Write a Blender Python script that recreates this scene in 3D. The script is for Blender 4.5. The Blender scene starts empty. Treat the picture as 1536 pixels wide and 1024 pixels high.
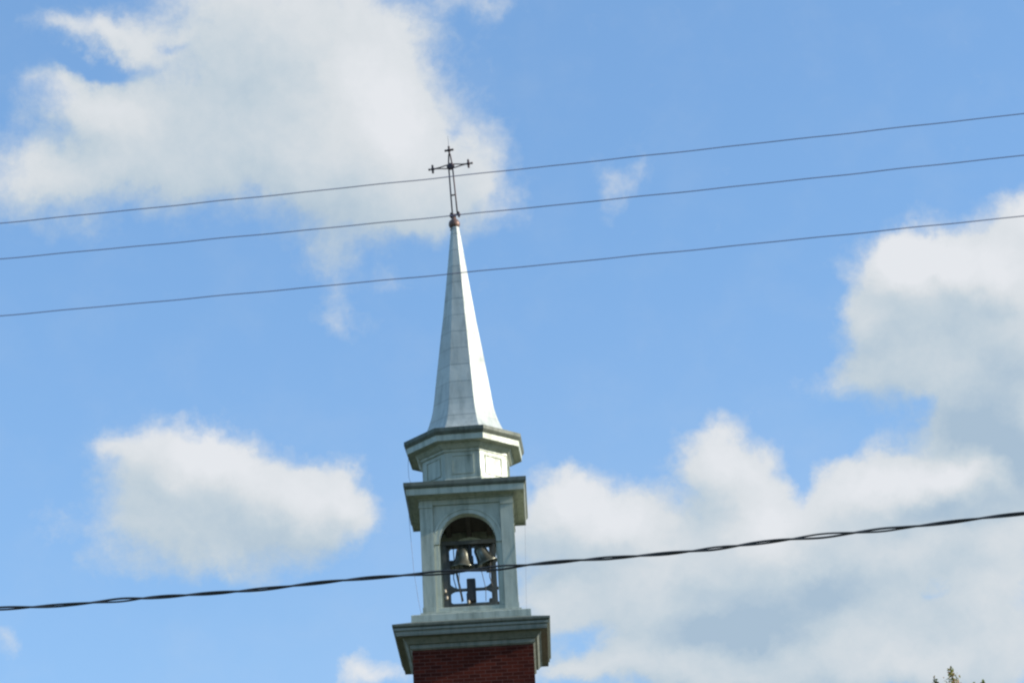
import bpy, bmesh, math, random
from mathutils import Vector, Matrix

random.seed(7)
R = math.radians
sc = bpy.context.scene
col = sc.collection

# ------------------------------------------------------------------ camera
cam_data = bpy.data.cameras.new('camera')
cam_data.sensor_width = 36.0
cam_data.lens = 84.53
cam_data.clip_start = 0.1
cam_data.clip_end = 20000
cam = bpy.data.objects.new('camera', cam_data)
col.objects.link(cam)
cr = Vector((0.99831, 0.02210, -0.05372))
cu = Vector((0.05809, -0.37990, 0.92320))
cf = Vector((0.0, 0.92476, 0.38054))
m3 = Matrix((cr, cu, -cf)).transposed()
cam.matrix_world = Matrix.Translation((0, 0, 1.6)) @ m3.to_4x4()
sc.camera = cam
sc.cycles.filter_width = 2.3
sc.cycles.max_bounces = 8

# ------------------------------------------------------------------ exposure
EXPOSURE = 1.2
sc.view_settings.view_transform = 'Standard'
sc.view_settings.look = 'None'
sc.view_settings.exposure = EXPOSURE
sc.view_settings.gamma = 1.0
sc.view_settings.use_curve_mapping = False

# ------------------------------------------------------------------ sun
SUN_AZ, SUN_EL = 94.0, 21.0          # clockwise from +Y
sd = bpy.data.lights.new('sun', 'SUN')
sd.energy = 2.7
sd.angle = R(0.5)
sd.color = (1.0, 0.93, 0.82)
sun = bpy.data.objects.new('sun', sd)
col.objects.link(sun)
sv = Vector((math.sin(R(SUN_AZ)) * math.cos(R(SUN_EL)), math.cos(R(SUN_AZ)) * math.cos(R(SUN_EL)), math.sin(R(SUN_EL))))
sun.rotation_euler = sv.to_track_quat('Z', 'Y').to_euler()
sun.location = (60, 20, 40)

# ------------------------------------------------------------------ world: sky and the clouds in it
# Clouds are given as directions in the sky: (azimuth*cos, elevation, half width, half height in degrees, tilt, weight)
CLOUD_BODY = [
    (-5.4, 28.28, 3.28, 1.8, -0.009, 1), (-5.52, 30.39, 2.5, 1.32, -0.005, 0.9), (-3.6, 27.94, 1.48, 1.57, -0.025, 1), (-2.53, 27.91, 0.91, 0.86, -0.034, 0.7),
    (-6.89, 27.27, 2.43, 1.1, 0.001, 0.8), (-11.2, 26.26, 1.65, 0.78, 0.034, 0.85), (-9.14, 26.93, 1.76, 0.78, 0.019, 0.75), (-9.82, 29.86, 1.47, 0.34, 0.033, 0.55),
    (-10.8, 30.06, 0.65, 0.28, 0.042, 0.3), (-10.78, 28.7, 0.96, 0.34, 0.038, 0.58), (-10.12, 28.08, 0.96, 0.47, 0.031, 0.45), (-9.56, 28.09, 1.29, 0.54, 0.026, 0.6),
    (-9.17, 29.42, 0.98, 0.31, 0.026, 0.5), (-3.16, 26.35, 1.79, 0.87, -0.031, 0.9), (-2.16, 26.79, 0.98, 0.95, -0.038, 0.6), (-0.76, 26.89, 0.82, 1.03, -0.05, 0.62),
    (-0.31, 26.23, 0.49, 0.63, -0.054, 0.4), (-1.08, 25.63, 1.3, 0.57, -0.048, 0.58), (-3.04, 25.4, 1.29, 0.51, -0.033, 0.45), (-4.96, 26.08, 1.46, 0.55, -0.017, 0.4),
    (0.1, 30.3, 0.67, 0.34, -0.055, 0.38), (-0.82, 30.42, 0.67, 0.28, -0.046, 0.3), (-2.36, 29.78, 0.67, 0.7, -0.033, 0.4), (-4.02, 23.92, 0.45, 0.95, -0.027, 0.4),
    (-3.95, 22.89, 0.38, 0.57, -0.029, 0.32), (-2.85, 23.88, 0.45, 0.44, -0.036, 0.33), (-3.22, 24.69, 0.97, 0.41, -0.032, 0.18), (-4.35, 24.8, 0.48, 0.47, -0.023, 0.25),
    (2.88, 25.83, 0.39, 0.47, -0.08, 0.5), (3.56, 26.09, 0.26, 0.38, -0.085, 0.36), (2.55, 25.09, 0.23, 0.22, -0.077, 0.18), (-11.71, 27.71, 0.32, 0.31, 0.043, 0.18),
    (-8.1, 19.96, 1.15, 0.78, -0.006, 0.95), (-6.95, 19.63, 1.23, 0.86, -0.014, 0.9), (-5.88, 18.99, 1.46, 0.98, -0.023, 1), (-8.32, 18.79, 1.06, 0.94, -0.008, 0.8),
    (-7.11, 18.07, 2.12, 0.78, -0.017, 0.75), (-4.66, 18.72, 1, 0.87, -0.031, 0.9), (-3.89, 18.61, 0.46, 0.63, -0.036, 0.6), (-9.32, 20.2, 0.46, 0.31, 0.002, 0.4),
    (-3.95, 19.4, 0.25, 0.32, -0.034, 0.4), (-6.97, 17.28, 1.66, 0.44, -0.02, 0.32), (-10.57, 18.24, 0.89, 0.4, 0.004, 0.28), (-9.37, 17.31, 0.89, 0.44, -0.006, 0.25),
    (-11.84, 15.77, 0.38, 0.61, 0.003, 0.5), (-9.21, 16.38, 1.04, 0.22, -0.009, 0.15), (-3.33, 14.59, 0.75, 0.4, -0.044, 0.8), (-3.77, 15.07, 0.27, 0.28, -0.041, 0.4),
    (0.99, 18.76, 0.62, 0.6, -0.066, 0.85), (1.65, 18.16, 1.16, 0.79, -0.07, 0.9), (0.25, 18.1, 0.77, 0.66, -0.061, 0.8), (2.71, 18.01, 0.77, 0.5, -0.076, 0.5),
    (4.44, 19.21, 0.65, 0.76, -0.088, 0.85), (5.05, 18.36, 1.07, 1.18, -0.091, 1), (5.43, 19.12, 0.61, 0.38, -0.094, 0.5), (5.59, 17.52, 0.91, 0.79, -0.093, 0.8),
    (9.31, 18.23, 1.57, 0.75, -0.117, 1), (7.8, 18.25, 0.98, 0.63, -0.108, 0.85), (9.94, 18.47, 0.82, 0.5, -0.122, 0.7), (7.19, 17.6, 0.91, 0.63, -0.103, 0.7),
    (2.93, 16.8, 2.74, 1.1, -0.076, 1), (5.95, 16.55, 2.86, 1.17, -0.093, 1), (9.27, 16.67, 2.52, 0.93, -0.113, 0.95), (4.32, 15.28, 3.3, 0.94, -0.083, 0.9),
    (7.56, 14.67, 3.83, 0.93, -0.099, 0.95), (0.45, 16.19, 0.91, 0.63, -0.062, 0.55), (10.58, 15.28, 1.31, 1.08, -0.117, 0.8), (2.3, 14.5, 2.25, 0.44, -0.072, 0.6),
    (4.52, 14.04, 0.59, 0.19, -0.082, 0.4), (6.74, 13.97, 2.95, 0.53, -0.093, 0.55), (9.67, 13.83, 1.74, 0.61, -0.108, 0.6), (3.04, 14.29, 1.79, 0.47, -0.075, 0.35),
    (0.94, 14.43, 0.6, 0.23, -0.065, 0.4), (10.73, 17.59, 0.89, 0.93, -0.125, 0.8), (9.5, 23.49, 0.9, 0.66, -0.13, 1), (8.97, 23.01, 0.62, 0.63, -0.125, 0.6),
    (10.2, 22.85, 1.39, 0.94, -0.134, 1), (11.64, 23.12, 0.92, 0.65, -0.146, 0.9), (12.34, 24.11, 0.61, 0.43, -0.154, 0.7), (8.25, 22.23, 0.5, 0.41, -0.118, 0.6),
    (9.14, 21.88, 1.16, 0.78, -0.124, 0.95), (8.86, 20.81, 1.07, 0.63, -0.12, 0.8), (10.65, 21.53, 1.68, 1.4, -0.134, 1), (11.98, 21.65, 1.21, 1.86, -0.145, 1),
    (10.74, 19.94, 1.28, 0.93, -0.131, 0.9), (11.23, 19.09, 1.04, 1.09, -0.132, 0.95), (7.97, 21.15, 0.62, 0.38, -0.114, 0.35), (7, 20.86, 0.77, 0.35, -0.107, 0.2),
    (9.29, 19.34, 0.91, 0.31, -0.12, 0.2),
]
CLOUD_GAP = [
    (-9.89, 29.01, 0.73, 0.22, 0.031, 0.55), (-10.69, 28.44, 0.64, 0.22, 0.037, 0.3), (-9.3, 26.9, 0.32, 0.14, 0.021, 0.35), (-8.1, 29.4, 0.36, 0.12, 0.016, 0.4),
    (-10.15, 29.96, 0.16, 0.15, 0.036, 0.2), (-0.98, 27.53, 0.2, 0.22, -0.047, 0.35), (-2.4, 29, 0.33, 0.39, -0.034, 0.1), (1.07, 15.18, 0.54, 0.28, -0.066, 0.4),
    (9.37, 15.65, 0.47, 0.22, -0.111, 0.5), (6.51, 18.38, 0.27, 0.6, -0.1, 0.5), (9.46, 20.07, 0.39, 0.34, -0.123, 0.45), (-6.09, 25.93, 0.64, 0.19, -0.008, 0.2),
    (10.17, 19.07, 0.6, 0.12, -0.125, 0.2), (2.46, 14.61, 0.6, 0.16, -0.073, 0.2),
]
CLOUD_GREY = [
    (-6.55, 28.29, 1.96, 0.94, 0.001, 0.28), (-7.86, 27.66, 1.3, 0.62, 0.01, 0.25), (-5.38, 29.38, 1.33, 0.78, -0.008, 0.15), (-4.47, 26.23, 1.14, 0.47, -0.02, 0.12),
    (-5.89, 18.2, 1.83, 0.47, -0.024, 0.15), (-7.41, 19.01, 0.76, 0.47, -0.013, 0.08), (4.77, 15.24, 1.5, 0.44, -0.085, 1), (6.65, 16.01, 1.05, 0.41, -0.097, 0.5),
    (5.86, 15.61, 1.35, 0.47, -0.092, 0.5), (3.8, 16.26, 0.91, 0.34, -0.081, 0.3), (10.86, 17.42, 0.89, 0.31, -0.125, 0.5), (11.27, 18.3, 0.67, 0.62, -0.13, 1),
    (10.9, 19.45, 1.05, 0.7, -0.131, 0.75), (10.58, 22.17, 1.07, 0.34, -0.136, 0.35), (11.49, 20.47, 0.68, 0.78, -0.138, 0.6), (9.89, 21.63, 1.23, 0.39, -0.129, 0.25),
    (8.9, 17.34, 0.9, 0.31, -0.113, 0.3), (7.72, 16.21, 1.79, 0.37, -0.103, 0.3), (0.78, 16.64, 0.61, 0.31, -0.064, 0.4), (2.33, 17.01, 0.92, 0.31, -0.073, 0.15),
    (9.36, 14.95, 1.17, 0.37, -0.109, 0.2), (10.39, 16.07, 0.73, 0.34, -0.118, 0.2),
]
CLOUD_BRIGHT = [
    (-3.11, 27.77, 1.15, 1.42, -0.029, 0.8), (-3.4, 29.03, 0.66, 0.63, -0.025, 0.3), (-4.61, 27.02, 0.82, 0.94, -0.018, 0.3), (9.5, 23.49, 0.7, 0.5, -0.13, 1),
    (10.05, 22.87, 0.62, 0.31, -0.133, 0.5), (-7.56, 20.43, 1.08, 0.39, -0.009, 0.7), (-6.64, 19.79, 0.92, 0.39, -0.016, 0.4), (-4.35, 18.63, 0.62, 0.39, -0.033, 0.4),
    (5.31, 17.87, 0.61, 0.79, -0.092, 0.6), (9.47, 18.29, 1.05, 0.37, -0.119, 0.9), (10.09, 18.45, 0.6, 0.34, -0.123, 0.8), (1.22, 18.67, 0.77, 0.47, -0.067, 0.5),
    (1.8, 18.15, 0.77, 0.39, -0.07, 0.3), (4.45, 19.37, 0.39, 0.39, -0.088, 0.4), (12.31, 23.96, 0.46, 0.34, -0.153, 0.6), (11.61, 22.96, 0.46, 0.39, -0.145, 0.4),
    (-3.26, 14.58, 0.6, 0.31, -0.044, 0.5), (-9, 29.66, 0.98, 0.28, 0.025, 0.2), (-11.2, 26.49, 1.26, 0.39, 0.035, 0.2), (8.85, 18.13, 0.6, 0.31, -0.114, 0.3),
]

SKY_STRENGTH = 0.10
w = bpy.data.worlds.new('World')
sc.world = w
w.use_nodes = True
nt = w.node_tree
bg = nt.nodes['Background']
bg.inputs[1].default_value = SKY_STRENGTH


class NT:
    def __init__(self, tree):
        self.t = tree

    def n(self, kind, **kw):
        nd = self.t.nodes.new(kind)
        for k, v in kw.items():
            setattr(nd, k, v)
        return nd

    def link(self, a, b):
        self.t.links.new(a, b)

    def put(self, sock, v):
        if hasattr(v, 'is_output') or hasattr(v, 'links'):
            self.t.links.new(v, sock)
        else:
            sock.default_value = v

    def math(self, op, a, b=None, c=None, clamp=False):
        nd = self.n('ShaderNodeMath', operation=op, use_clamp=clamp)
        for i, v in enumerate((a, b, c)):
            if v is not None:
                self.put(nd.inputs[i], v)
        return nd.outputs[0]

    def vmath(self, op, a, b=None, out=0):
        nd = self.n('ShaderNodeVectorMath', operation=op)
        self.put(nd.inputs[0], a)
        if b is not None:
            self.put(nd.inputs[1], b)
        return nd.outputs[out]

    def vscale(self, a, s):
        nd = self.n('ShaderNodeVectorMath', operation='SCALE')
        self.put(nd.inputs[0], a)
        self.put(nd.inputs[3], s)
        return nd.outputs[0]

    def ramp(self, v, a, b, lo=0.0, hi=1.0, smooth=True):
        nd = self.n('ShaderNodeMapRange', interpolation_type='SMOOTHSTEP' if smooth else 'LINEAR')
        for i, x in enumerate((v, a, b, lo, hi)):
            self.put(nd.inputs[i], x)
        return nd.outputs[0]

    def noise(self, v, scale, detail=4.0, rough=0.5, out=0, dist=0.0, lac=2.0):
        nd = self.n('ShaderNodeTexNoise')
        self.put(nd.inputs['Vector'], v)
        nd.inputs['Scale'].default_value = scale
        nd.inputs['Detail'].default_value = detail
        nd.inputs['Roughness'].default_value = rough
        nd.inputs['Lacunarity'].default_value = lac
        nd.inputs['Distortion'].default_value = dist
        return nd.outputs[out]

    def mixc(self, f, a, b):
        nd = self.n('ShaderNodeMix', data_type='RGBA')
        self.put(nd.inputs[0], f)
        self.put(nd.inputs[6], a)
        self.put(nd.inputs[7], b)
        return nd.outputs[2]


TILT = -0.0585          # all cloud lobes share one slight tilt


def blob_sum(g, vec, blobs):
    rot = g.n('ShaderNodeVectorRotate', rotation_type='Z_AXIS')
    g.link(vec, rot.inputs['Vector'])
    rot.inputs['Angle'].default_value = -TILT
    vec = rot.outputs[0]
    acc = None
    c, s = math.cos(-TILT), math.sin(-TILT)
    for i, (x, y, rx, ry, a, wt) in enumerate(blobs):
        if i and i % 8 == 0:      # evaluate the sum a few terms at a time (keeps the shader's stack small)
            ma = g.n('ShaderNodeVectorMath', operation='MULTIPLY_ADD')
            g.link(acc, ma.inputs[0])
            ma.inputs[1].default_value = (0, 0, 1e-9)
            g.link(vec, ma.inputs[2])
            vec = ma.outputs[0]
        x, y = c * x - s * y, s * x + c * y
        mp = g.n('ShaderNodeVectorMath', operation='MULTIPLY_ADD')
        g.link(vec, mp.inputs[0])
        mp.inputs[1].default_value = (1 / rx, 1 / ry, 1)
        mp.inputs[2].default_value = (-x / rx, -y / ry, 0)
        d = g.vmath('DOT_PRODUCT', mp.outputs[0], mp.outputs[0], out=1)
        e = g.math('POWER', 0.42, d)
        acc = g.math('MULTIPLY_ADD', e, wt, acc if acc is not None else 0.0)
    return acc


def field_group(name, blobs):
    t = bpy.data.node_groups.new(name, 'ShaderNodeTree')
    t.interface.new_socket('Vector', in_out='INPUT', socket_type='NodeSocketVector')
    t.interface.new_socket('Value', in_out='OUTPUT', socket_type='NodeSocketFloat')
    g = NT(t)
    gi = g.n('NodeGroupInput')
    go = g.n('NodeGroupOutput')
    g.link(blob_sum(g, gi.outputs[0], blobs), go.inputs[0])
    return t


W = NT(nt)
tc = W.n('ShaderNodeTexCoord')
dirv = W.vmath('NORMALIZE', tc.outputs['Generated'])
sep = W.n('ShaderNodeSeparateXYZ')
W.link(dirv, sep.inputs[0])
az = W.math('MULTIPLY', W.math('ARCTAN2', sep.outputs[0], sep.outputs[1]), 180 / math.pi * 0.92455)
el = W.math('MULTIPLY', W.math('ARCSINE', sep.outputs[2]), 180 / math.pi)
cmb = W.n('ShaderNodeCombineXYZ')
W.link(az, cmb.inputs[0])
W.link(el, cmb.inputs[1])
P = cmb.outputs[0]


def nvec(scale, detail, rough, amp, off):
    v = W.vmath('ADD', P, (off, off * 0.37, off * 1.3))
    c = W.noise(v, scale, detail, rough, out=1)
    return W.vscale(W.vmath('SUBTRACT', c, (0.5, 0.5, 0.5)), amp)


warp = W.vmath('ADD', nvec(0.45, 2.0, 0.5, 1.5, 3.0), nvec(1.5, 4.0, 0.62, 0.75, 11.0))
PW = W.vmath('ADD', P, warp)

body_t = field_group('cloud_body_field', CLOUD_BODY)
gap_t = field_group('cloud_gap_field', CLOUD_GAP)
grey_t = field_group('cloud_grey_field', CLOUD_GREY)
bright_t = field_group('cloud_bright_field', CLOUD_BRIGHT)


def fld(t, v):
    nd = W.n('ShaderNodeGroup')
    nd.node_tree = t
    W.link(v, nd.inputs[0])
    return nd.outputs[0]


# out-of-view cumulus added behind and to the right, lightening the tower's front faces
inside = W.math('MULTIPLY', W.ramp(W.math('ABSOLUTE', az), 13.0, 19.0, 1.0, 0.0),
                W.ramp(W.math('ABSOLUTE', W.math('SUBTRACT', el, 22.0)), 9.0, 13.0, 1.0, 0.0))
rest = W.math('MULTIPLY', W.ramp(W.noise(dirv, 3.2, 5.0, 0.55), 0.50, 0.75), W.math('MULTIPLY', W.math('SUBTRACT', 1.0, inside), W.ramp(W.vmath('DOT_PRODUCT', dirv, (0.62, -0.78, 0.0), out=1), -0.2, 0.5)))

body = W.math('ADD', fld(body_t, PW), rest)
gap = fld(gap_t, PW)
n1 = W.noise(W.vmath('ADD', P, warp), 0.9, 6.0, 0.60)
n2 = W.noise(P, 2.6, 5.0, 0.62)
dens = W.math('SUBTRACT', body, W.math('MULTIPLY', gap, 1.0))
dens = W.math('MULTIPLY_ADD', W.math('SUBTRACT', n1, 0.5), 0.75, dens)
dens = W.math('MULTIPLY_ADD', W.math('SUBTRACT', n2, 0.5), 0.30, dens)
n3 = W.noise(P, 7.0, 3.0, 0.6)
dens = W.math('MULTIPLY_ADD', W.math('SUBTRACT', n3, 0.5), 0.16, dens)
cover = W.ramp(dens, 0.06, 0.98)
thin = W.math('MULTIPLY', W.ramp(W.noise(P, 0.55, 5.0, 0.6), 0.42, 0.8), 0.07)       # faint high veil
thin = W.math('ADD', thin, W.math('MULTIPLY', W.ramp(el, 25.0, 12.0, 0.0, 0.22), W.ramp(az, -16.0, 6.0, 0.25, 1.0)))       # paler towards the horizon
cover = W.math('MULTIPLY', W.math('MAXIMUM', cover, thin), 0.97)

# sunlight on the clouds: the side towards the sun (right and up) is lit
body2 = fld(body_t, W.vmath('ADD', PW, (0.45, 0.85, 0.0)))
lit = W.math('MULTIPLY_ADD', W.math('SUBTRACT', body, body2), 0.42, 0.45)
lit = W.math('MULTIPLY_ADD', fld(bright_t, PW), 0.38, lit)
lit = W.math('MULTIPLY_ADD', fld(grey_t, PW), -0.66, lit)
lit = W.math('MULTIPLY_ADD', W.math('SUBTRACT', n1, 0.5), 0.42, lit)
lit = W.math('MULTIPLY_ADD', W.math('SUBTRACT', n2, 0.5), 0.22, lit)
lit = W.ramp(lit, -0.1, 1.05, smooth=False)

k = 1.0 / (SKY_STRENGTH * 2 ** EXPOSURE)
cr_ = W.n('ShaderNodeValToRGB')
el_ = cr_.color_ramp.elements
el_[0].position = 0.0
el_[0].color = (0.40, 0.52, 0.64, 1)
el_[1].position = 1.0
el_[1].color = (0.80, 0.82, 0.85, 1)
for pos, c in ((0.30, (0.54, 0.63, 0.70, 1)), (0.65, (0.70, 0.74, 0.77, 1))):
    e_ = el_.new(pos)
    e_.color = c
W.link(lit, cr_.inputs[0])
cloud = W.vscale(cr_.outputs[0], k)

sky = W.n('ShaderNodeTexSky', sky_type='NISHITA', sun_disc=False)
sky.sun_elevation = R(SUN_EL)
sky.sun_rotation = R(SUN_AZ)
sky.air_density = 1.0
sky.dust_density = 0.3
sky.ozone_density = 3.0
gm = W.n('ShaderNodeGamma')         # the film's soft response to the sky's brightness
gm.inputs[1].default_value = 0.58
W.link(sky.outputs[0], gm.inputs[0])
blue = W.vmath('MULTIPLY', gm.outputs[0], (0.985, 1.375, 1.79))
w.cycles.sampling_method = 'MANUAL'
w.cycles.sample_map_resolution = 512
W.link(W.mixc(cover, blue, cloud), bg.inputs[0])


# ------------------------------------------------------------------ materials
def material(name):
    m = bpy.data.materials.new(name)
    m.use_nodes = True
    g = NT(m.node_tree)
    return m, g, m.node_tree.nodes['Principled BSDF']


def rgb(c):
    return (c[0], c[1], c[2], 1.0)


def metal_paint(name, base, dark, courses=0.0, metallic=0.1, rough=0.45):
    """Weathered aluminium paint: vertical streaks, blotches and, on the spire, soldered courses."""
    m, g, p = material(name)
    t = g.n('ShaderNodeTexCoord')
    mp = g.n('ShaderNodeMapping')
    g.link(t.outputs['Object'], mp.inputs[0])
    mp.inputs[3].default_value = (9, 9, 0.9)
    streak = g.noise(mp.outputs[0], 1.0, 5.0, 0.6)
    blotch = g.noise(t.outputs['Object'], 3.0, 5.0, 0.6)
    f = g.math('ADD', g.ramp(streak, 0.40, 0.72, 0.0, 0.75), g.ramp(blotch, 0.5, 0.75, 0.0, 0.35))
    c = g.mixc(f, rgb(base), rgb(dark))
    bump = g.n('ShaderNodeBump')
    bump.inputs['Strength'].default_value = 0.25
    bump.inputs['Distance'].default_value = 0.02
    h = g.noise(t.outputs['Object'], 5.0, 3.0, 0.5)
    if courses:
        sp = g.n('ShaderNodeSeparateXYZ')
        g.link(t.outputs['Object'], sp.inputs[0])
        q = g.math('DIVIDE', sp.outputs[2], courses)
        fr = g.math('FRACT', q)
        row = g.math('FLOOR', q)
        wn = g.n('ShaderNodeTexWhiteNoise', noise_dimensions='1D')
        g.link(row, wn.inputs['W'])
        tone = g.math('MULTIPLY_ADD', wn.outputs[0], 0.16, 0.90)
        seam = g.ramp(fr, 0.0, 0.075, 0.70, 1.0)
        c = g.vscale(c, g.math('MULTIPLY', tone, seam))
        h = g.math('MULTIPLY_ADD', g.ramp(fr, 0.0, 0.08), 0.6, h)
    g.link(c, p.inputs['Base Color'])
    g.link(h, bump.inputs['Height'])
    g.link(bump.outputs[0], p.inputs['Normal'])
    p.inputs['Metallic'].default_value = metallic
    p.inputs['Specular IOR Level'].default_value = 0.3
    g.link(g.ramp(blotch, 0.3, 0.7, rough - 0.07, rough + 0.12), p.inputs['Roughness'])
    return m


def plain(name, base, rough=0.6, metallic=0.0, var=0.35, scale=6.0):
    m, g, p = material(name)
    t = g.n('ShaderNodeTexCoord')
    nz = g.noise(t.outputs['Object'], scale, 5.0, 0.6)
    c = g.mixc(g.ramp(nz, 0.35, 0.7), rgb(base), rgb([x * (1 - var) for x in base]))
    g.link(c, p.inputs['Base Color'])
    p.inputs['Roughness'].default_value = rough
    p.inputs['Metallic'].default_value = metallic
    return m


def brick_mat():
    m, g, p = material('red_brick')
    t = g.n('ShaderNodeTexCoord')
    sp = g.n('ShaderNodeSeparateXYZ')
    g.link(t.outputs['Object'], sp.inputs[0])
    cb = g.n('ShaderNodeCombineXYZ')
    g.link(g.math('ADD', sp.outputs[0], sp.outputs[1]), cb.inputs[0])
    g.link(sp.outputs[2], cb.inputs[1])
    b = g.n('ShaderNodeTexBrick')
    g.link(cb.outputs[0], b.inputs['Vector'])
    b.inputs['Color1'].default_value = (0.120, 0.024, 0.014, 1)
    b.inputs['Color2'].default_value = (0.060, 0.014, 0.010, 1)
    b.inputs['Mortar'].default_value = (0.15, 0.07, 0.055, 1)
    b.inputs['Scale'].default_value = 1.0
    b.inputs['Mortar Size'].default_value = 0.006
    b.inputs['Brick Width'].default_value = 0.215
    b.inputs['Row Height'].default_value = 0.073
    nz = g.noise(t.outputs['Object'], 2.0, 5.0, 0.6)
    g.link(g.mixc(g.ramp(nz, 0.4, 0.8, 0.0, 0.5), b.outputs[0], (0.055, 0.012, 0.008, 1)), p.inputs['Base Color'])
    bump = g.n('ShaderNodeBump')
    bump.inputs['Strength'].default_value = 0.5
    bump.inputs['Distance'].default_value = 0.008
    bump.invert = True
    g.link(b.outputs[1], bump.inputs['Height'])
    g.link(bump.outputs[0], p.inputs['Normal'])
    p.inputs['Roughness'].default_value = 0.95
    p.inputs['Specular IOR Level'].default_value = 0.08
    return m


M_PAINT = metal_paint('silver_painted_sheet', (0.47, 0.50, 0.41), (0.26, 0.29, 0.23))
M_SPIRE = metal_paint('silver_spire_sheet', (0.57, 0.59, 0.53), (0.38, 0.41, 0.37), courses=0.40, metallic=0.05)
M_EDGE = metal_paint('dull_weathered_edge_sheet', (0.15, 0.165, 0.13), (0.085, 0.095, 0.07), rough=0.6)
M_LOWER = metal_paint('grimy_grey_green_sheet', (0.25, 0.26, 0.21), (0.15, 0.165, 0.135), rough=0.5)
M_BRICK = brick_mat()
M_IRON = plain('dark_wrought_iron', (0.10, 0.065, 0.065), 0.55, 0.3)
M_GALV = plain('dull_lead_ball', (0.22, 0.125, 0.09), 0.5, 0.3)
M_WOOD = plain('dark_ceiling_boards', (0.07, 0.055, 0.045), 0.8)
M_FRAME = plain('grey_steel_frame', (0.13, 0.13, 0.11), 0.5, 0.3)
M_BRONZE = plain('weathered_bell_bronze', (0.30, 0.30, 0.24), 0.34, 0.7)
M_DARK = plain('dark_motor_housing', (0.025, 0.028, 0.027), 0.5)
M_RUST = plain('rusty_cast_iron', (0.10, 0.06, 0.04), 0.7, 0.2)
M_PALE = plain('cream_sun_glint', (0.55, 0.46, 0.34), 0.4, 0.0, 0.3)  # sunlit glint put into the colour
M_WIRE = plain('weathered_line_wire', (0.27, 0.25, 0.36), 0.6)
M_CABLE = plain('black_cable_sheath', (0.05, 0.045, 0.042), 0.5, 0.0, 0.3, 40)
M_COPPER = plain('lightning_conductor_copper', (0.20, 0.20, 0.23), 0.5, 0.2)


# ------------------------------------------------------------------ mesh helpers
def finish(name, bm, mat, parent=None, smooth=False):
    bmesh.ops.recalc_face_normals(bm, faces=bm.faces)
    me = bpy.data.meshes.new(name)
    bm.to_mesh(me)
    bm.free()
    if smooth:
        for f in me.polygons:
            f.use_smooth = True
    me.materials.append(mat)
    o = bpy.data.objects.new(name, me)
    col.objects.link(o)
    if parent is not None:
        o.parent = parent
    return o


def thing(name, label, cat, loc=(0, 0, 0), group=None):
    o = bpy.data.objects.new(name, None)
    o.empty_display_size = 0.3
    col.objects.link(o)
    o.location = loc
    o['label'] = label
    o['category'] = cat
    if group:
        o['group'] = group
    return o


def tag(o, label, cat, group=None):
    o['label'] = label
    o['category'] = cat
    if group:
        o['group'] = group
    return o


def stack(bm, n, profile, yaw=0.0, cap=True):
    """Loft rings of an n-sided regular polygon, faces square to the axes: profile = [(apothem, z), ...]."""
    rings = []
    for a, z in profile:
        r = a / math.cos(math.pi / n)
        rings.append([bm.verts.new((r * math.sin(yaw + (i + 0.5) * 2 * math.pi / n),
                                    -r * math.cos(yaw + (i + 0.5) * 2 * math.pi / n), z)) for i in range(n)])
    for A, B in zip(rings, rings[1:]):
        for i in range(n):
            bm.faces.new((A[i], A[(i + 1) % n], B[(i + 1) % n], B[i]))
    if cap:
        bm.faces.new(list(reversed(rings[0])))
        bm.faces.new(rings[-1])
    return rings


def box(bm, x0, x1, y0, y1, z0, z1, mat=None):
    vs = [bm.verts.new((x, y, z)) for z in (z0, z1) for y in (y0, y1) for x in (x0, x1)]
    for f in ((0, 2, 3, 1), (4, 5, 7, 6), (0, 1, 5, 4), (2, 6, 7, 3), (0, 4, 6, 2), (1, 3, 7, 5)):
        bm.faces.new([vs[i] for i in f])
    if mat is not None:
        for v in vs:
            v.co = mat @ v.co
    return vs


def tube(bm, pts, rad, n=8, closed_ends=True):
    pts = [Vector(p) for p in pts]
    rads = rad if isinstance(rad, (list, tuple)) else [rad] * len(pts)
    rings = []
    up = None
    for i, p in enumerate(pts):
        d = (pts[min(i + 1, len(pts) - 1)] - pts[max(i - 1, 0)]).normalized()
        if up is None:
            up = Vector((0, 0, 1)) if abs(d.z) < 0.9 else Vector((1, 0, 0))
        s = d.cross(up).normalized()
        up = s.cross(d).normalized()
        rings.append([bm.verts.new(p + (s * math.cos(2 * math.pi * k / n) + up * math.sin(2 * math.pi * k / n)) * rads[i]) for k in range(n)])
    for A, B in zip(rings, rings[1:]):
        for k in range(n):
            bm.faces.new((A[k], A[(k + 1) % n], B[(k + 1) % n], B[k]))
    if closed_ends:
        bm.faces.new(list(reversed(rings[0])))
        bm.faces.new(rings[-1])


def lathe(bm, profile, n=24, loc=(0, 0, 0)):
    rings = []
    for r, z in profile:
        rings.append([bm.verts.new((loc[0] + r * math.cos(2 * math.pi * k / n), loc[1] + r * math.sin(2 * math.pi * k / n), loc[2] + z)) for k in range(n)])
    for A, B in zip(rings, rings[1:]):
        for k in range(n):
            bm.faces.new((A[k], A[(k + 1) % n], B[(k + 1) % n], B[k]))
    return rings


def rotz(a):
    return Matrix.Rotation(a, 4, 'Z')


# ------------------------------------------------------------------ ground
bm = bmesh.new()
bmesh.ops.create_grid(bm, x_segments=40, y_segments=40, size=4000)
m_grass, g, p = material('mown_grass')
t = g.n('ShaderNodeTexCoord')
g.link(g.mixc(g.ramp(g.noise(t.outputs['Object'], 0.3, 6, 0.6), 0.35, 0.7), (0.045, 0.055, 0.02, 1), (0.075, 0.075, 0.035, 1)), p.inputs['Base Color'])
p.inputs['Roughness'].default_value = 0.95
ground = finish('ground', bm, m_grass)
ground['kind'] = 'structure'

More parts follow.
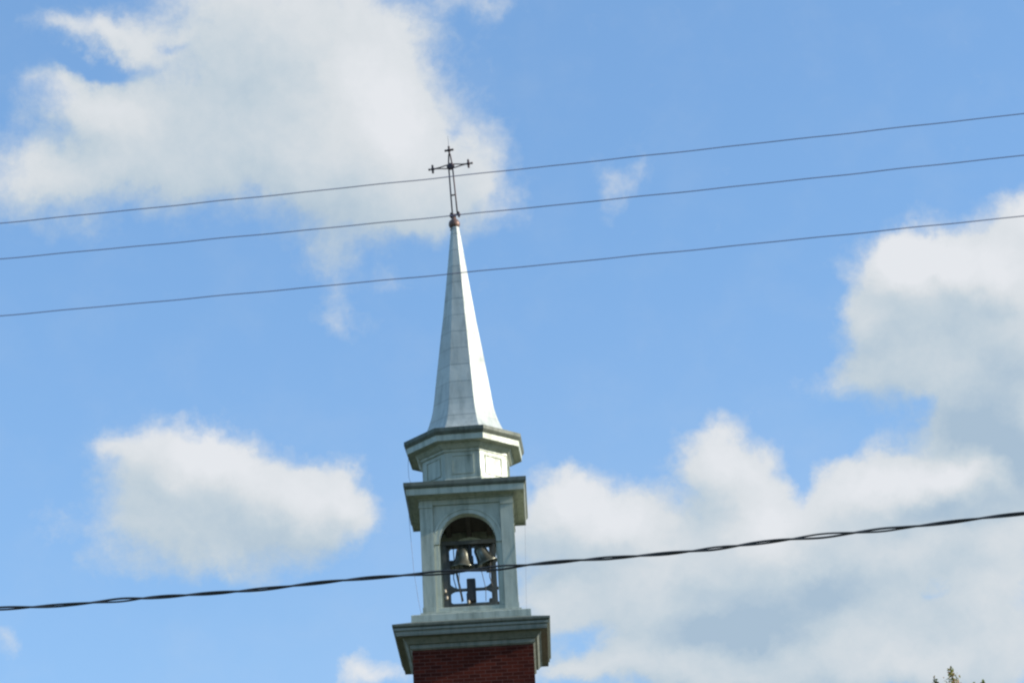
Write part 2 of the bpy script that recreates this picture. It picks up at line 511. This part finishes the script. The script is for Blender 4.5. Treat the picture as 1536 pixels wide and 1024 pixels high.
# ------------------------------------------------------------------ steeple
TX, TY = -1.1235, 47.2995
steeple = thing('church_steeple', 'silver metal church steeple with open arched belfry and iron cross on a dark brick tower',
                'steeple', (TX, TY, 0))
OY = R(-3.0)          # the octagonal stages stand a little twisted on the square ones

bm = bmesh.new()
stack(bm, 4, [(1.25, -0.3), (1.25, 1.2), (1.195, 1.26), (1.195, 14.235)])
finish('brick_shaft', bm, M_BRICK, steeple)


def cornice(name, n, parts, parent, yaw=0.0):
    out = None
    for nm, prof, mt in parts:
        bm = bmesh.new()
        stack(bm, n, prof, yaw)
        o = finish(nm, bm, mt, parent if out is None else out)
        if out is None:
            out = o
    return out


# lower cornice: bed mould, soffit, two fascias with a drip between, sloping lead top
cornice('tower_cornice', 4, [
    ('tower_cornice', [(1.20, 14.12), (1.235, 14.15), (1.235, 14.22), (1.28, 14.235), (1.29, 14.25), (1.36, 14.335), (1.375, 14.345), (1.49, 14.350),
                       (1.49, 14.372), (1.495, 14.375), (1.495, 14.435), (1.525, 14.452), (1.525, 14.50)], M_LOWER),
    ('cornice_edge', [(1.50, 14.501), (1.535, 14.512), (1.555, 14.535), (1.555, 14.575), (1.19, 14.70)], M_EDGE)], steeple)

bm = bmesh.new()
stack(bm, 4, [(1.19, 14.66), (1.19, 14.835), (1.175, 14.85), (1.01, 14.855), (1.01, 14.925), (0.99, 14.935), (0.93, 14.94), (0.93, 15.03), (0.905, 15.045)])
finish('plinth', bm, M_PAINT, steeple)

# belfry walls: four panels with a round arch each
HW, TH = 0.885, 0.20
AR, SPR, Z0, Z1 = 0.57, 16.42, 15.03, 17.36


bm = bmesh.new()


def arch_wall(half, mt):
    """A wall panel with a round-headed opening, as front and back sheets joined round every edge."""
    N = 28
    arc = [(-AR * math.cos(math.pi * i / N), SPR + AR * math.sin(math.pi * i / N)) for i in range(N + 1)]
    sheets = []
    for y in (-HW, -HW + TH):
        v = lambda x, z: bm.verts.new(mt @ Vector((x, y, z)))
        A = [v(x, z) for x, z in arc]
        T = [v(x, Z1) for x, z in arc]
        ex = dict(bl=v(-half, Z0), ml=v(-half, SPR), tl=v(-half, Z1), jl=v(-AR, Z0), br=v(half, Z0), mr=v(half, SPR), tr=v(half, Z1), jr=v(AR, Z0))
        bm.faces.new((ex['bl'], ex['jl'], A[0], ex['ml']))
        bm.faces.new((ex['ml'], A[0], T[0], ex['tl']))
        bm.faces.new((ex['jr'], ex['br'], ex['mr'], A[N]))
        bm.faces.new((A[N], ex['mr'], ex['tr'], T[N]))
        for i in range(N):
            bm.faces.new((A[i], A[i + 1], T[i + 1], T[i]))
        rim = [ex['jl']] + A + [ex['jr'], ex['br'], ex['mr'], ex['tr']] + T[::-1] + [ex['tl'], ex['ml'], ex['bl']]
        sheets.append(rim)
    P_, Q_ = sheets
    for i in range(len(P_)):
        j = (i + 1) % len(P_)
        bm.faces.new((P_[i], P_[j], Q_[j], Q_[i]))


for k in range(4):
    arch_wall(HW if k % 2 == 0 else HW - TH, rotz(k * math.pi / 2))
belfry = finish('belfry', bm, M_PAINT, steeple)

bm = bmesh.new()
box(bm, -0.684, 0.684, -0.684, 0.684, 17.10, 17.20)
for x in (-0.42, 0.0, 0.42):
    box(bm, x - 0.05, x + 0.05, -0.683, 0.683, 17.00, 17.10)
finish('ceiling', bm, M_WOOD, belfry)

# corner pilasters (an L in plan), one per corner, with base and capital
for k in range(4):
    bm = bmesh.new()

    def ell(o, wd, z0, z1):
        # outline in plan: two legs wrapping the corner at (+,-)
        pl = [(o, -o), (o, -o + wd), (HW + 0.001, -o + wd), (HW + 0.001, -HW - 0.001), (o - wd, -HW - 0.001), (o - wd, -o)]
        mt = rotz(k * math.pi / 2)
        A = [bm.verts.new(mt @ Vector((x, y, z0))) for x, y in pl]
        B = [bm.verts.new(mt @ Vector((x, y, z1))) for x, y in pl]
        for V_ in (A, B):
            bm.faces.new((V_[0], V_[1], V_[2], V_[3]))
            bm.faces.new((V_[3], V_[4], V_[5], V_[0]))
        for i in range(6):
            bm.faces.new((A[i], A[(i + 1) % 6], B[(i + 1) % 6], B[i]))
    ell(0.948, 0.262, 15.055, 17.135)
    ell(0.963, 0.280, 14.941, 15.054)
    ell(0.966, 0.284, 17.136, 17.175)
    ell(0.954, 0.272, 17.176, 17.30)
    finish('pilaster', bm, M_PAINT, belfry)

# moulded arch bands
for k in range(4):
    bm = bmesh.new()
    N = 28
    mt = rotz(k * math.pi / 2)
    for ri, ro, pr in ((AR + 0.002, AR + 0.085, 0.030), (AR + 0.086, AR + 0.135, 0.045)):
        cl = lambda x: min(max(x, -0.683), 0.683)
        prev = None
        for i in range(N + 1):
            c_, s_ = math.cos(math.pi * i / N), math.sin(math.pi * i / N)
            q = [bm.verts.new(mt @ Vector((cl(r_ * c_), y_, SPR + r_ * s_))) for r_, y_ in
                 ((ri, -HW - 0.001), (ri, -HW - pr), (ro, -HW - pr), (ro, -HW - 0.001))]
            if prev:
                for m_ in range(4):
                    bm.faces.new((prev[m_], prev[(m_ + 1) % 4], q[(m_ + 1) % 4], q[m_]))
            else:
                bm.faces.new(q)
            prev = q
        bm.faces.new(prev)
    for s in (-1, 1):
        box(bm, min(s * (AR + .002), s * 0.682), max(s * (AR + .002), s * 0.682), -HW - 0.05, -HW - 0.001, SPR - 0.06, SPR - 0.001, mt)
        box(bm, min(s * (AR + .03), s * 0.682), max(s * (AR + .03), s * 0.682), -HW - 0.018, -HW - 0.001, Z0 + .02, SPR - 0.061, mt)
    finish('arch_moulding', bm, M_PAINT, belfry)

# upper square cornice
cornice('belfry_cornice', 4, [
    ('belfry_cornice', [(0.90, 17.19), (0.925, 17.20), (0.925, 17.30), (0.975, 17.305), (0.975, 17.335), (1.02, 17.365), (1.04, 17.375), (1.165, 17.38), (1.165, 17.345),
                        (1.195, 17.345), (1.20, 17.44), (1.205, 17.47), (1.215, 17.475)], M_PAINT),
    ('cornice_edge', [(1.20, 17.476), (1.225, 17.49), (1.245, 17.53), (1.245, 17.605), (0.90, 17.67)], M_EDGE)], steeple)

# octagonal drum with a sunk panel on each face
DA = 0.875
bm = bmesh.new()
stack(bm, 8, [(DA + 0.03, 17.60), (DA + 0.03, 17.74), (DA, 17.77), (DA, 18.42)], OY)
drum = finish('drum', bm, M_PAINT, steeple)
drum.location.x = 0.015
for k in range(8):
    bm = bmesh.new()
    mt = rotz(OY + k * math.pi / 4)
    hw, za, zb, b = 0.225, 17.86, 18.27, 0.022
    y0, y1 = -DA - 0.018, -DA - 0.001
    for x0, x1, z0, z1 in ((-hw, hw, zb - b, zb), (-hw, hw, za, za + b), (-hw, -hw + b, za + b, zb - b), (hw - b, hw, za + b, zb - b)):
        box(bm, x0, x1, y0, y1, z0, z1, mt)
    finish('panel_frame', bm, M_PAINT, drum)

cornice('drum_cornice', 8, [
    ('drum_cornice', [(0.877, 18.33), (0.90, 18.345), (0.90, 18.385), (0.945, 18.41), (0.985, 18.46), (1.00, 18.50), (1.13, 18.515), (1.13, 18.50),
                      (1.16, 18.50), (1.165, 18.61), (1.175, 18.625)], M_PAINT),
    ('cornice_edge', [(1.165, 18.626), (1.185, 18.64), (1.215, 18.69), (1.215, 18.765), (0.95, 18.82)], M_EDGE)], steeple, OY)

# spire with a bell-cast foot
bm = bmesh.new()
stack(bm, 8, [(0.93, 18.79), (0.92, 18.83), (0.85, 18.90), (0.80, 18.98), (0.755, 19.08), (0.713, 19.20), (0.675, 19.33), (0.64, 19.48), (0.598, 19.75),
              (0.555, 20.10), (0.492, 20.57), (0.42, 21.1), (0.347, 21.61), (0.28, 22.15), (0.217, 22.68), (0.085, 23.80)], OY)
spire = finish('spire', bm, M_SPIRE, steeple)
spire.location.x = 0.035
bm = bmesh.new()
prof = [(0.0, 23.74), (0.10, 23.75)] + [(0.125 * math.sin(math.pi * i / 12), 23.885 - 0.125 * math.cos(math.pi * i / 12)) for i in range(2, 11)] + [(0.05, 24.02), (0.045, 24.12), (0.0, 24.13)]
lathe(bm, prof, 20)
finish('spire_ball', bm, M_GALV, steeple, True).location.x = 0.02

# wrought iron cross
cross = bpy.data.objects.new('cross', None)
col.objects.link(cross)
cross.parent = steeple
cross.empty_display_size = 0.2
cross.location = (0.0, 0, 0)
cross.rotation_euler = (0, R(-2.2), R(-8))
cross.location = Vector((0, 0, 0))
CZ = 25.29
cross.location = (0.0, 0, CZ)


def cpart(name, fn, mat=M_IRON, smooth=True):
    bm = bmesh.new()
    fn(bm)
    return finish(name, bm, mat, cross, smooth)


def rods(bm):
    for s in (-1, 1):
        tube(bm, [(s * 0.055, 0, -1.20), (s * 0.050, 0, -0.6), (s * 0.042, 0, -0.05), (s * 0.040, 0, 0.05), (s * 0.018, 0, 0.27), (s * 0.012, 0, 0.30)], 0.0165, 8)
    box(bm, -0.06, 0.06, -0.012, 0.012, -0.715, -0.69)
    box(bm, -0.07, 0.07, -0.012, 0.012, -1.20, -1.165)
    tube(bm, [(0, 0, 0.27), (0, 0, 0.44)], [0.022, 0.018], 8)


cpart('upright', rods)


def arms(bm):
    for s in (-1, 1):
        for q in (-1, 1):
            tube(bm, [(s * 0.04, 0, q * 0.048), (s * 0.14, 0, q * 0.034), (s * 0.25, 0, q * 0.012), (s * 0.30, 0, q * 0.008)], 0.014, 8)
        tube(bm, [(s * 0.25, 0, 0), (s * 0.40, 0, 0)], [0.022, 0.016], 8)


cpart('crossbar', arms)


def medal(bm):
    rings = lathe(bm, [(0.0, -0.03), (0.05, -0.03), (0.078, -0.02), (0.088, 0.0), (0.078, 0.02), (0.05, 0.03), (0.0, 0.03)], 24)
    for v in bm.verts:
        v.co = Vector((v.co.x, v.co.z, v.co.y))


cpart('medallion', medal)


def finial(dx, dz):
    def f(bm):
        d, e = Vector((dx, 0, dz)), Vector((dz, 0, dx))
        o = d * 0.40
        tube(bm, [o - d * 0.01, o + d * 0.075], [0.02, 0.014], 8)
        tube(bm, [o - e * 0.085, o - e * 0.03, o + e * 0.03, o + e * 0.085], [0.015, 0.028, 0.028, 0.015], 8)
        for c in (o - e * 0.08, o + e * 0.08, o + d * 0.075):
            mm = Matrix.Translation(c)
            bmesh.ops.create_icosphere(bm, subdivisions=2, radius=0.027, matrix=mm)
        bmesh.ops.create_icosphere(bm, subdivisions=2, radius=0.042, matrix=Matrix.Translation(o))
    cpart('finial', f)


finial(-1, 0)
finial(1, 0)
finial(0, 1)
bm = bmesh.new()
tube(bm, [(0, 0, 0.47), (0, 0, 0.75)], [0.006, 0.003], 6)
finish('lightning_rod', bm, M_COPPER, cross)
for s in (-1, 1):
    bm = bmesh.new()
    bmesh.ops.create_icosphere(bm, subdivisions=2, radius=0.042, matrix=Matrix.Translation((s * 0.085, 0, -1.19)))
    tube(bm, [(s * 0.085, 0, -1.25), (s * 0.085, 0, -1.12)], 0.018, 8)
    tube(bm, [(s * 0.02, 0, -1.19), (s * 0.085, 0, -1.19)], 0.014, 8)
    finish('clamp', bm, M_IRON, cross, True)

# lightning conductor cables on the outside
bm = bmesh.new()
tube(bm, [(-1.155, -0.40, 18.47), (-1.165, -0.5, 18.2), (-1.15, -0.7, 17.9), (-1.09, -0.95, 17.66)], 0.0042, 6)
tube(bm, [(-1.17, -0.95, 17.40), (-1.165, -0.95, 16.9), (-1.135, -0.95, 16.3), (-1.11, -0.95, 15.8), (-1.04, -0.97, 15.2), (-1.0, -0.98, 14.94)], 0.004, 6)
finish('conductor_cable', bm, M_COPPER, steeple)
bm = bmesh.new()
tube(bm, [(1.19, -0.9, 17.40), (1.17, -0.95, 16.6), (1.13, -1.0, 15.6), (1.10, -1.0, 14.86)], 0.0025, 6)
finish('conductor_cable', bm, M_COPPER, steeple)

# ------------------------------------------------------------------ bell frame and bells inside the belfry
BZ = 15.045
frame = thing('bell_frame', 'dark steel bell frame with gusseted beams and a motor standing inside the open belfry', 'bell frame', (TX, TY, BZ))


def F(z):
    return z - BZ


for yy in (-0.10, 0.10):
    for s in (-1, 1):
        bm = bmesh.new()
        box(bm, *((0.475, 0.525) if s > 0 else (-0.56, -0.475)), yy - 0.03, yy + 0.03, 0, F(16.66))
        finish('post', bm, M_FRAME, frame)


def beam(z0, z1, nm='beam', mt=M_FRAME, hh=0.15):
    bm = bmesh.new()
    box(bm, -0.565, 0.565, -hh, hh, F(z0), F(z1))
    return finish(nm, bm, mt, frame)


beam(16.58, 16.66)
beam(15.63, 15.68, hh=0.03)
beam(15.30, 15.36, hh=0.05)


def gussets(zc, up, rad):
    """Plates with a concave round edge in the corners between post and beam."""
    for s in (-1, 1):
        bm = bmesh.new()
        x0 = s * 0.475
        pts = [(x0, zc)]
        for i in range(9):
            a = math.pi / 2 * i / 8
            pts.append((x0 - s * rad * (1 - math.sin(a)), zc + up * rad * (1 - math.cos(a))))
        A = [bm.verts.new((x, -0.02, z)) for x, z in pts]
        B = [bm.verts.new((x, 0.02, z)) for x, z in pts]
        for i in range(1, len(pts) - 1):
            bm.faces.new((A[0], A[i], A[i + 1]))
            bm.faces.new((B[0], B[i + 1], B[i]))
        for i in range(len(pts)):
            j = (i + 1) % len(pts)
            bm.faces.new((A[i], B[i], B[j], A[j]))
        finish('gusset', bm, M_FRAME, frame)


gussets(F(16.58), -1, 0.20)
gussets(F(15.68), 1, 0.26)
gussets(F(15.63), -1, 0.20)
gussets(F(15.36), 1, 0.16)
for s in (-1, 1):
    bm = bmesh.new()
    box(bm, s * 0.475 - 0.06, s * 0.475 + 0.06, -0.028, 0.028, F(15.30), F(16.579))
    finish('side_plate', bm, M_FRAME, frame)

bm = bmesh.new()
box(bm, -0.085, 0.095, -0.12, 0.12, F(15.40), F(15.86))
box(bm, -0.10, 0.05, -0.14, 0.10, F(15.37), F(15.56))
bmesh.ops.bevel(bm, geom=bm.edges[:], offset=0.012, segments=2, affect='EDGES')
finish('motor', bm, M_DARK, frame)
bm = bmesh.new()
tube(bm, [(-0.285, 0.0, F(16.04)), (-0.185, 0.0, F(15.42))], 0.022, 8)
finish('strut', bm, M_FRAME, frame)
bm = bmesh.new()
tube(bm, [(-0.20, -0.13, F(15.36)), (-0.24, -0.13, F(15.75)), (-0.22, -0.13, F(16.05)), (-0.24, -0.13, F(16.5))], 0.008, 6)
finish('control_cable', bm, M_DARK, frame)
bm = bmesh.new()
tube(bm, [(0.29, -0.13, F(15.36)), (0.30, -0.13, F(15.62)), (0.22, -0.13, F(16.05)), (0.26, -0.13, F(16.5))], 0.008, 6)
finish('control_cable', bm, M_DARK, frame)


bm = bmesh.new()
box(bm, -0.03, 0.05, -0.10, 0.10, F(16.13), F(16.579))
box(bm, -0.055, 0.075, -0.12, 0.12, F(16.20), F(16.34))
bmesh.ops.bevel(bm, geom=bm.edges[:], offset=0.008, segments=1, affect='EDGES')
finish('hanger', bm, M_DARK, frame)
bm = bmesh.new()
box(bm, -0.474, 0.474, 0.22, 0.34, F(16.15), F(16.27))
for x in (-0.40, 0.40):
    box(bm, x - 0.074, x + 0.074, 0.20, 0.219, F(16.06), F(16.36))
finish('tie_bar', bm, M_FRAME, frame)
for x, z, w_, h_, mt_ in ((-0.44, 15.05, 0.20, 0.36, M_RUST), (0.44, 15.05, 0.18, 0.46, M_FRAME), (0.22, 15.05, 0.10, 0.26, M_RUST), (-0.26, 15.05, 0.12, 0.24, M_FRAME)):
    bm = bmesh.new()
    box(bm, x - w_ / 2, x + w_ / 2, 0.18, 0.42, F(z), F(z + h_))
    bmesh.ops.bevel(bm, geom=bm.edges[:], offset=0.015, segments=2, affect='EDGES')
    finish('counterweight', bm, mt_, frame)
for x, z in ((-0.50, 15.46), (-0.53, 15.60), (-0.06, 15.35)):  # pale beads added for sun glints inside the belfry, not real fittings
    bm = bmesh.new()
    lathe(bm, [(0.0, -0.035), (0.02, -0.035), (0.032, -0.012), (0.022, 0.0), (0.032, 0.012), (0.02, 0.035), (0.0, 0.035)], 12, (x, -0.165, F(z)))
    finish('sun_glint_bead', bm, M_PALE, frame, True)
for x in (-0.33, 0.41):
    bm = bmesh.new()
    tube(bm, [(x, 0.0, F(16.579)), (x + 0.01, -0.02, F(16.2)), (x - 0.02, -0.05, F(15.9)), (x + 0.03, -0.04, F(15.68))], 0.011, 6)
    finish('hammer_rod', bm, M_DARK, frame)


def bell(label, loc, r, tilt):
    b = thing('church_bell', label, 'bell', loc)
    b.rotation_euler = (0, tilt, 0)
    prof = [(0.0, -0.02), (0.28 * r, -0.02), (0.46 * r, -0.06 * r), (0.55 * r, -0.25 * r), (0.60 * r, -0.7 * r), (0.68 * r, -1.1 * r), (0.82 * r, -1.42 * r), (0.97 * r, -1.62 * r), (1.0 * r, -1.70 * r),
            (0.93 * r, -1.70 * r), (0.74 * r, -1.40 * r), (0.60 * r, -1.1 * r), (0.5 * r, -0.4 * r), (0.0, -0.2 * r)]
    bm = bmesh.new()
    lathe(bm, prof, 32)
    finish('bell_body', bm, M_BRONZE, b, True)
    bm = bmesh.new()
    tube(bm, [(0, 0, -0.3 * r), (0.03, 0, -1.45 * r)], 0.014, 8)
    bmesh.ops.create_icosphere(bm, subdivisions=2, radius=0.16 * r, matrix=Matrix.Translation((0.03, 0, -1.5 * r)))
    finish('clapper', bm, M_DARK, b, True)
    bm = bmesh.new()
    box(bm, -0.09, 0.09, -0.05, 0.05, -0.02, 0.07)
    finish('yoke', bm, M_FRAME, b)
    return b


bell('small bronze bell hanging upright on the left of the bell frame, above the dark strut', (TX - 0.13, TY, 16.55), 0.255, R(3))
bell('small bronze bell swung up on the right of the bell frame, its pale lip showing', (TX + 0.19, TY, 16.55), 0.245, R(-24))

# ------------------------------------------------------------------ overhead lines
LA, LD = R(7.0), 14.0
ln = Vector((math.sin(LA), math.cos(LA), 0))
lt = Vector((ln.y, -ln.x, 0))


def line_pt(s, coef, off=0.0):
    q = ln * (LD + off) + lt * s
    q.z = coef[0] * s * s + coef[1] * s + coef[2]
    return q


for coef, lab in (((1.0585e-3, -3.2707e-3, 8.6001), 'thin dark power line, topmost of three, passing just under the arms of the cross'),
                  ((1.5824e-3, -5.7167e-3, 8.3107), 'thin dark power line crossing at the foot of the cross, middle one of the three'),
                  ((1.2487e-3, -7.8285e-3, 7.8961), 'thin dark power line crossing the upper spire, lowest of the three thin ones')):
    bm = bmesh.new()
    pts = []
    for i in range(-400, 401):
        q = line_pt(i * 0.06, coef)
        q.z += 0.002 * math.sin(i * 0.55) * math.sin(i * 0.13)
        pts.append(q)
    tube(bm, pts, 0.0030, 6)
    tag(finish('power_line', bm, M_WIRE, None, True), lab, 'power line', 'thin power lines above the twisted cable')

bm = bmesh.new()
coef = (3.149e-3, 8.3469e-3, 5.9289)
phase = 0.0
S0, S1, NS = -24.0, 24.0, 2400
strands = [[], []]
loose = [random.random() for _ in range(400)]
for i in range(NS + 1):
    s = S0 + (S1 - S0) * i / NS
    pitch = 0.70 * (1 + 0.12 * math.sin(s * 2.1) + 0.08 * math.sin(s * 5.3 + 1))
    phase += (S1 - S0) / NS * 2 * math.pi / pitch
    j = (s - S0) / 0.33
    a, b = loose[int(j)], loose[int(j) + 1]
    f = j - int(j)
    f = f * f * (3 - 2 * f)
    gap = a * (1 - f) + b * f
    r_ = 0.0062 + 0.0052 * max(0.0, gap - 0.6) / 0.4
    c = line_pt(s, coef)
    c.z += 0.006 * math.sin(s * 1.9) + 0.004 * math.sin(s * 4.7 + 2)
    for q in (0, 1):
        ph = phase + q * math.pi
        strands[q].append(c + ln * (r_ * math.cos(ph)) + Vector((0, 0, r_ * math.sin(ph))))
tube(bm, strands[0], 0.0068, 8)
tube(bm, strands[1], 0.0057, 8)
tag(finish('overhead_cable', bm, M_CABLE, None, True), 'thick black cable of loosely twisted strands crossing in front of the belfry arch', 'cable')

# ------------------------------------------------------------------ tree whose tip shows at the lower right
m_leaf, g, p = material('autumn_leaf')
t = g.n('ShaderNodeTexCoord')
nz = g.noise(t.outputs['Object'], 1.2, 4, 0.6)
oi = g.n('ShaderNodeNewGeometry')
c1 = g.mixc(g.ramp(nz, 0.4, 0.7), (0.19, 0.24, 0.05, 1), (0.28, 0.25, 0.06, 1))
c2 = g.mixc(g.ramp(oi.outputs['Random Per Island'], 0.72, 0.95), c1, (0.55, 0.26, 0.11, 1))
g.link(c2, p.inputs['Base Color'])
p.inputs['Roughness'].default_value = 0.6
tr_ = g.n('ShaderNodeBsdfTranslucent')
g.link(c2, tr_.inputs[0])
mx = g.n('ShaderNodeMixShader')
mx.inputs[0].default_value = 0.45
g.link(p.outputs[0], mx.inputs[1])
g.link(tr_.outputs[0], mx.inputs[2])
g.link(mx.outputs[0], m_leaf.node_tree.nodes['Material Output'].inputs[0])
m_bark = plain('tree_bark', (0.10, 0.07, 0.05), 0.9)

TD = 32.0


def sky_pt(a, e, d=TD):
    return Vector((d * math.sin(R(a)), d * math.cos(R(a)), 1.6 + d * math.tan(R(e))))


tip = sky_pt(10.09, 13.82)
base = Vector((tip.x + 0.25, tip.y, 0))
tree = thing('tree', 'leafy green tree with russet shoots, only its tip rising at the lower right', 'tree', base)
tl = tip - base
rnd = random.Random(3)
bm = bmesh.new()
tube(bm, [(0, 0, -0.2), (0.05, 0, 1.5), (-0.03, 0.05, 3.5), (0.0, 0, 6.0), (tl.x * 0.6, 0, 8.2), (tl.x, tl.y, tl.z - 0.05)], [0.24, 0.19, 0.15, 0.10, 0.045, 0.008], 10)
clumps = []
for i in range(46):
    z = rnd.uniform(2.2, 8.4)
    rad = 2.3 * math.sin(math.pi * min(1, (9.1 - z) / 9.0 + 0.12)) * rnd.uniform(0.55, 1.0)
    rad = min(rad, (9.0 - z) * 0.75 + 0.15)
    a = rnd.uniform(0, 2 * math.pi)
    e = Vector((rad * math.cos(a), rad * math.sin(a), z))
    s = Vector((0, 0, max(1.6, z - rad * 0.7)))
    mid = (s + e) / 2 + Vector((0, 0, 0.15))
    tube(bm, [s, mid, e], [0.05, 0.03, 0.01], 6)
    for k in range(5):
        clumps.append((s.lerp(e, rnd.uniform(0.45, 1.05)) + Vector((rnd.gauss(0, .18), rnd.gauss(0, .18), rnd.gauss(0, .15))), rnd.uniform(0.22, 0.42)))
shoots = [(tl, 0.36, 0.08), (sky_pt(9.66, 13.68) - base, 0.22, 0.008), (sky_pt(9.72, 13.56) - base, 0.15, 0.012), (sky_pt(10.56, 13.44) - base, 0.12, 0.012), (sky_pt(10.78, 13.46) - base, 0.12, 0.015), (sky_pt(10.22, 13.46) - base, 0.15, 0.05), (sky_pt(9.95, 13.38) - base, 0.15, 0.03)]
for q, h, sp in shoots:
    tube(bm, [(q.x * 0.7 + tl.x * .2, q.y * 0.7, 8.2), (q.x + 0.01, q.y, q.z - h), q], [0.02, 0.011, 0.005], 6)
finish('trunk', bm, m_bark, tree, True)

bm = bmesh.new()


def leaf(pos, size, up=0.0):
    d = Vector((rnd.gauss(0, 1), rnd.gauss(0, 1), rnd.gauss(up, 1))).normalized()
    u = d.cross(Vector((rnd.gauss(0, 1), rnd.gauss(0, 1), rnd.gauss(0, 1)))).normalized()
    n_ = d.cross(u)
    a = pos
    b = pos + d * size * 0.5 + u * size * 0.28 + n_ * size * 0.06
    c = pos + d * size
    e = pos + d * size * 0.5 - u * size * 0.28 + n_ * size * 0.06
    bm.faces.new([bm.verts.new(x) for x in (a, b, c, e)])


for c, rr in clumps:
    for k in range(46):
        v = Vector((rnd.gauss(0, 1), rnd.gauss(0, 1), rnd.gauss(0, 0.8))).normalized() * rr * rnd.random() ** 0.4
        leaf(c + v, rnd.uniform(0.06, 0.11))
for q, h, sp in shoots:
    for k in range(int(6 + 2600 * sp)):
        u = rnd.random()
        leaf(Vector((q.x + rnd.gauss(0, sp * (0.15 + u)), q.y + rnd.gauss(0, sp * (0.15 + u)), q.z - u * h)), rnd.uniform(0.03, 0.055), 1.2)
me_crown = finish('crown', bm, m_leaf, tree)
